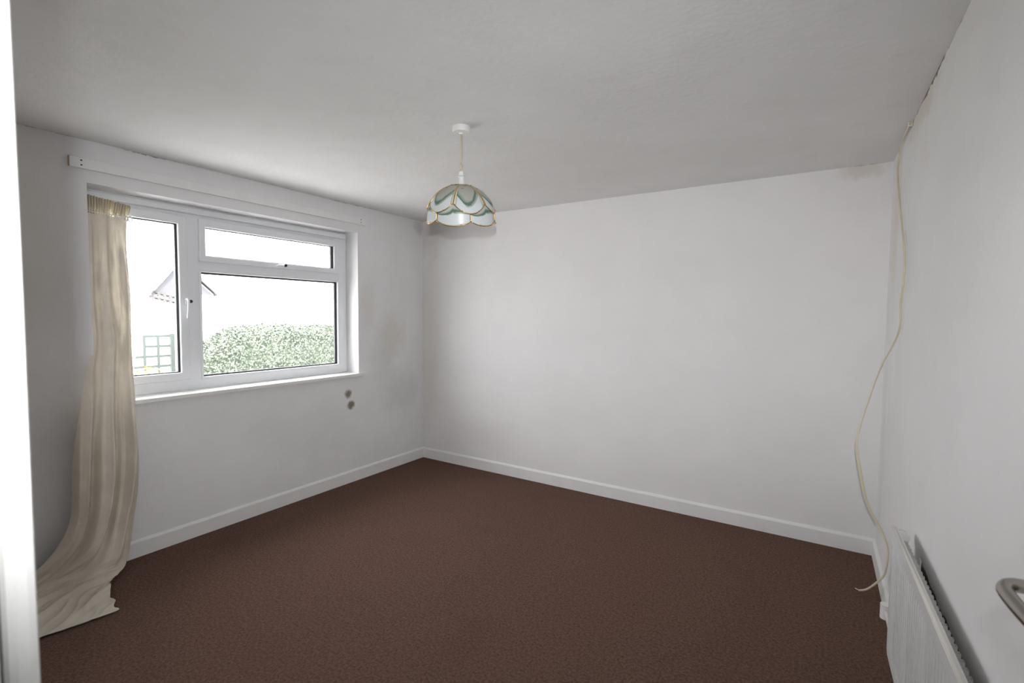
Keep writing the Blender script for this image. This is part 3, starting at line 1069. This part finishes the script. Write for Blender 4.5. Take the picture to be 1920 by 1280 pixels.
# valve at the far lower end with its pipe into the floor
VP = Vector((3.690, -1.185, 0.245))
va = rcyl('valve', rp(0.03, 0.018, 0.075), VP, 0.009, M['copper'])
rcyl('valve_cap', VP + Vector((0, 0, -0.030)), VP + Vector((0, 0, 0.030)), 0.020, M['plastic'], va)
rcyl('pipe', VP, Vector((W - 0.0005, VP.y, VP.z)), 0.0075, M['copper'], va)
# wall brackets
for aa in (0.12, rl - 0.16):
    c0 = rp(aa, 0.014, 0.40)
    bm = bmesh.new()
    box(bm, W - 0.004, W - 0.0003, c0.y - 0.012, c0.y + 0.012, c0.z - 0.30, c0.z + 0.035)
    box(bm, c0.x, W - 0.003, c0.y - 0.003, c0.y + 0.003, c0.z - 0.01, c0.z + 0.012)
    box(bm, c0.x, W - 0.003, c0.y - 0.003, c0.y + 0.003, c0.z - 0.29, c0.z - 0.27)
    obj('wall_bracket', bm, M['plastic'], rd)

# ------------------------------------------------------------------ loose cable in the right corner
cb = tag(empty('loose_cable', (3.634, -0.53, 0)), 'loose cream cable hanging from the ceiling corner down to the carpet', 'cable')
CP = [(3.7400, -0.72, 2.388), (3.7400, -0.5, 2.388), (3.7400, -0.37, 2.372), (3.7390, -0.345, 2.315), (3.7360, -0.36, 2.243), (3.7400, -0.48, 2.05),
      (3.7400, -0.735, 1.776), (3.7400, -0.75, 1.64), (3.7400, -0.695, 1.541), (3.7400, -0.71, 1.434), (3.7330, -0.62, 1.353),
      (3.6860, -0.55, 1.21), (3.6460, -0.56, 1.054), (3.6110, -0.57, 0.897), (3.6010, -0.58, 0.798), (3.6190, -0.59, 0.675),
      (3.6530, -0.61, 0.517), (3.7110, -0.63, 0.397), (3.7350, -0.69, 0.344), (3.7380, -0.73, 0.292), (3.7320, -0.7, 0.195),
      (3.7060, -0.66, 0.124), (3.6720, -0.6, 0.049), (3.6450, -0.545, 0.0075)]
path = spline(CP, 10)
bm = bmesh.new()
tube(bm, path, lambda t: lerp(0.0048, 0.0078, max(0, min(1, (t - 0.5) * 8))) if t < 0.85 else lerp(0.0078, 0.0052, (t - 0.85) / 0.15), 12, r2=0.0042,
     twist=lambda t: 0.5 + 2.4 * math.sin(5.0 * t))
obj('sheath', bm, M['cable'], cb, smooth=True)
for dz, dy in ((0.0, 0.003), (0.002, -0.003)):
    bm = bmesh.new()
    tube(bm, spline([(3.647, -0.547, 0.008), (3.638, -0.537 + dy, 0.006 + dz), (3.628, -0.530 + 2 * dy, 0.006 + dz)], 5), 0.0018, 6)
    obj('bare_core', bm, M['copper'], cb, smooth=True)
boxobj('cable_clip', (3.733, 3.7515, -0.694, -0.686, 2.380, 2.3995), M['plastic'], cb, bevel=0.002)

# ------------------------------------------------------------------ outdoors
o = struct('ground', [(-60, -T, -40, 60, -0.9, -0.6)], M['ground'])
tag(o, 'ground outside the window, made pale to bounce daylight indoors', 'ground')


def leaves(name, n, surf, size, mat, parent):
    verts, faces = [], []
    for i in range(n):
        p, nn = surf()
        d = Vector((random.gauss(0, 1), random.gauss(0, 1), random.gauss(0, 1))).normalized()
        t = nn.cross(d).normalized()
        b = (nn * 0.6 + d * 0.6).cross(t).normalized()
        s = size * random.uniform(0.6, 1.3)
        q = len(verts)
        verts += [p - t * s, p - b * s * 0.5, p + t * s, p + b * s * 0.5]
        faces.append((q, q + 1, q + 2, q + 3))
    me = bpy.data.meshes.new(name)
    me.from_pydata(verts, [], faces)
    me.materials.append(mat)
    o = bpy.data.objects.new(name, me)
    COL.objects.link(o)
    o.parent = parent
    o.matrix_parent_inverse = Matrix.Translation(parent.location).inverted()
    o['kind'] = 'stuff'
    return o


def hedge_surf():
    # rounded long hedge: y 0.15 .. 4.6, front face x = -4.4
    y = random.uniform(0.05, 4.8)
    k_ = min(1.0, (y + 0.05) / 0.9)
    top = lerp(0.45, 1.22, math.sin(k_ * PI / 2)) + 0.06 * mnoise.noise(Vector((y * 2.2, 0, 0))) - 0.015 * y
    dep = lerp(0.35, 0.6, k_)
    u = random.random()
    if u < 0.55:
        z = random.uniform(-0.55, top)
        f = max(0, (z - (top - 0.25)) / 0.25)
        p = Vector((-4.95 + dep * math.sqrt(max(0, 1 - 0.75 * f * f)), y, z))
        nn = Vector((1, 0, 0.4 * f))
    else:
        x = random.uniform(-1, 1)
        p = Vector((-4.95 + dep * x, y, top - 0.12 * x * x))
        nn = Vector((0.4 * x, 0, 1))
    p += Vector([random.gauss(0, 0.045) for _ in range(3)])
    return p, nn.normalized()


hg = tag(empty('hedge', (-4.95, 2.4, -0.6)), 'clipped green hedge across the garden', 'hedge')
leaves('foliage', 60000, hedge_surf, 0.022, M['leaf'], hg)
bm = bmesh.new()
for q in range(12):
    y = 0.25 + q * 0.38
    hgt = lerp(0.42, 1.08, min(1, y / 0.9))
    tube(bm, [Vector((-4.95, y, -0.62)), Vector((-4.93, y + 0.05, 0.1)), Vector((-4.95, y - 0.03, hgt))], lambda t: lerp(0.03, 0.012, t), 6)
obj('stems', bm, M['stem'], hg)
bm = bmesh.new()                                       # dense inner growth
for q in range(20):
    y0 = 0.1 + q * 0.23
    tp = lerp(0.35, 1.08, math.sin(min(1, (y0 + 0.05) / 0.9) * PI / 2)) - 0.015 * y0
    box(bm, -5.35, -4.55, y0, y0 + 0.23, -0.6, tp)
obj('inner_growth', bm, M['leaf'], hg)

ys = tag(empty('yellow_shrub', (-4.6, -0.75, -0.6)), 'yellow flowering shrub beside the hedge end', 'shrub')


def ysurf():
    d = Vector((random.gauss(0, 1), random.gauss(0, 1), random.gauss(0, 1))).normalized()
    return Vector((-4.6, -0.72, 0.22)) + Vector((d.x * 0.35, d.y * 0.48, d.z * 0.46)) * random.uniform(0.6, 1.05), d


leaves('foliage', 1600, ysurf, 0.035, M['yleaf'], ys)
bm = bmesh.new()
for q in range(5):
    tube(bm, [Vector((-4.6, -0.78 + 0.03 * q, -0.62)), Vector((-4.6 + 0.05 * (q - 2), -0.92 + 0.1 * q, 0.0)), Vector((-4.6 + 0.06 * (q - 2), -1.0 + 0.13 * q, 0.40))], 0.010, 6)
obj('stems', bm, M['stem'], ys)

# trellis panel on posts
tl_ = tag(empty('trellis', (-6.0, 0.1, -0.6)), 'square wooden trellis panel standing beyond the hedge', 'trellis')
for yy in (-0.60, 0.22):
    boxobj('post', (-6.03, -5.97, yy - 0.03, yy + 0.03, -0.62, 1.10), M['trellis'], tl_)
for q in range(5):
    zz = 1.06 - q * 0.17
    boxobj('rail', (-6.045, -6.030, (-0.18 if q < 2 else -0.60), 0.25, zz - 0.02, zz + 0.02), M['trellis'], tl_)
for q, yy in enumerate((-0.40, -0.18, 0.02)):
    boxobj('lath', (-6.030, -6.018, yy - 0.02, yy + 0.02, 0.30, (0.72 if q == 0 else 1.08)), M['trellis'], tl_)

# neighbouring house: gabled wing in pale slate and white render
hs = tag(empty('house', (-32, 13, -0.6)), 'white rendered house with a gabled slate roof beyond the garden', 'house')
gx = -30.0
yl, yr, ze, za = 8.9, 12.9, 2.65, 4.62                # gable: eaves left and right, eaves height, apex height
ya = 0.5 * (yl + yr) - 0.25
bm = bmesh.new()
v = [bm.verts.new((x, y, z)) for x in (gx, gx - 7) for y, z in ((yl + .25, -0.62), (yr - .25, -0.62), (yr - .25, ze), (ya, za - .12), (yl + .25, ze))]
bm.faces.new(v[0:5])
bm.faces.new(v[5:10][::-1])
for i in range(5):
    j = (i + 1) % 5
    bm.faces.new((v[i], v[j], v[5 + j], v[5 + i]))
obj('wing_wall', bm, M['render'], hs)
bm = bmesh.new()
box(bm, gx - 6, gx - 0.6, yr - 0.25, 24, -0.62, 2.5)
obj('main_wall', bm, M['render'], hs)


def slab(name, quad, th, mat, parent):
    bm = bmesh.new()
    up_ = Vector((0, 0, th))
    a = [bm.verts.new(Vector(q)) for q in quad]
    b = [bm.verts.new(Vector(q) + up_) for q in quad]
    bm.faces.new(a); bm.faces.new(b[::-1])
    for i in range(4):
        j = (i + 1) % 4
        bm.faces.new((a[i], a[j], b[j], b[i]))
    return obj(name, bm, mat, parent)


slab('roof_slope', [(gx + .3, yl, ze - .1), (gx + .3, ya, za), (gx - 7.2, ya, za), (gx - 7.2, yl, ze - .1)], 0.12, M['slate'], hs)
slab('roof_slope', [(gx + .3, ya, za), (gx + .3, yr, ze - .1), (gx - 7.2, yr, ze - .1), (gx - 7.2, ya, za)], 0.12, M['slate'], hs)
slab('roof_slope', [(gx - 0.3, yr - .3, 2.35), (gx - 0.3, 24.2, 2.35), (gx - 3.3, 24.2, 4.6), (gx - 3.3, yr - .3, 4.6)], 0.12, M['render'], hs)
slab('verge_board', [(gx + .301, yl, ze - .22), (gx + .301, ya, za - .12), (gx + .36, ya, za - .12), (gx + .36, yl, ze - .22)], 0.2, M['verge'], hs)
slab('verge_board', [(gx + .301, ya, za - .12), (gx + .301, yr, ze - .22), (gx + .36, yr, ze - .22), (gx + .36, ya, za - .12)], 0.2, M['verge'], hs)
# slate-hung gable with a course of brickwork under it
bm = bmesh.new()
v = [bm.verts.new((gx + x, y, z)) for x in (0.002, 0.08) for y, z in ((yl + .35, ze - .05), (yr - .35, ze - .05), (ya, za - .25))]
bm.faces.new(v[0:3]); bm.faces.new(v[3:6][::-1])
for i in range(3):
    j = (i + 1) % 3
    bm.faces.new((v[i], v[j], v[3 + j], v[3 + i]))
obj('hung_gable', bm, M['slate'], hs)
for q in range(4):
    for w_ in range(5):
        y0 = yl + 0.1 + w_ * 0.30 + (q % 2) * 0.15
        zt = ze + 0.10 - q * 0.15 - w_ * 0.07
        boxobj('brick', (gx + 0.082, gx + 0.14, y0, y0 + 0.28, zt - 0.13, zt), M['brick'], hs)
wf = boxobj('house_window', (gx - 0.6, gx - 0.52, 13.1, 14.2, 1.52, 2.02), M['upvc'], hs)
for q in range(2):
    boxobj('house_pane', (gx - 0.53, gx - 0.51, 13.15 + q * 0.53, 13.62 + q * 0.53, 1.56, 1.98), M['pane'], wf)

for o in bpy.data.objects:
    if '_w' in o.keys():
        del o['_w']
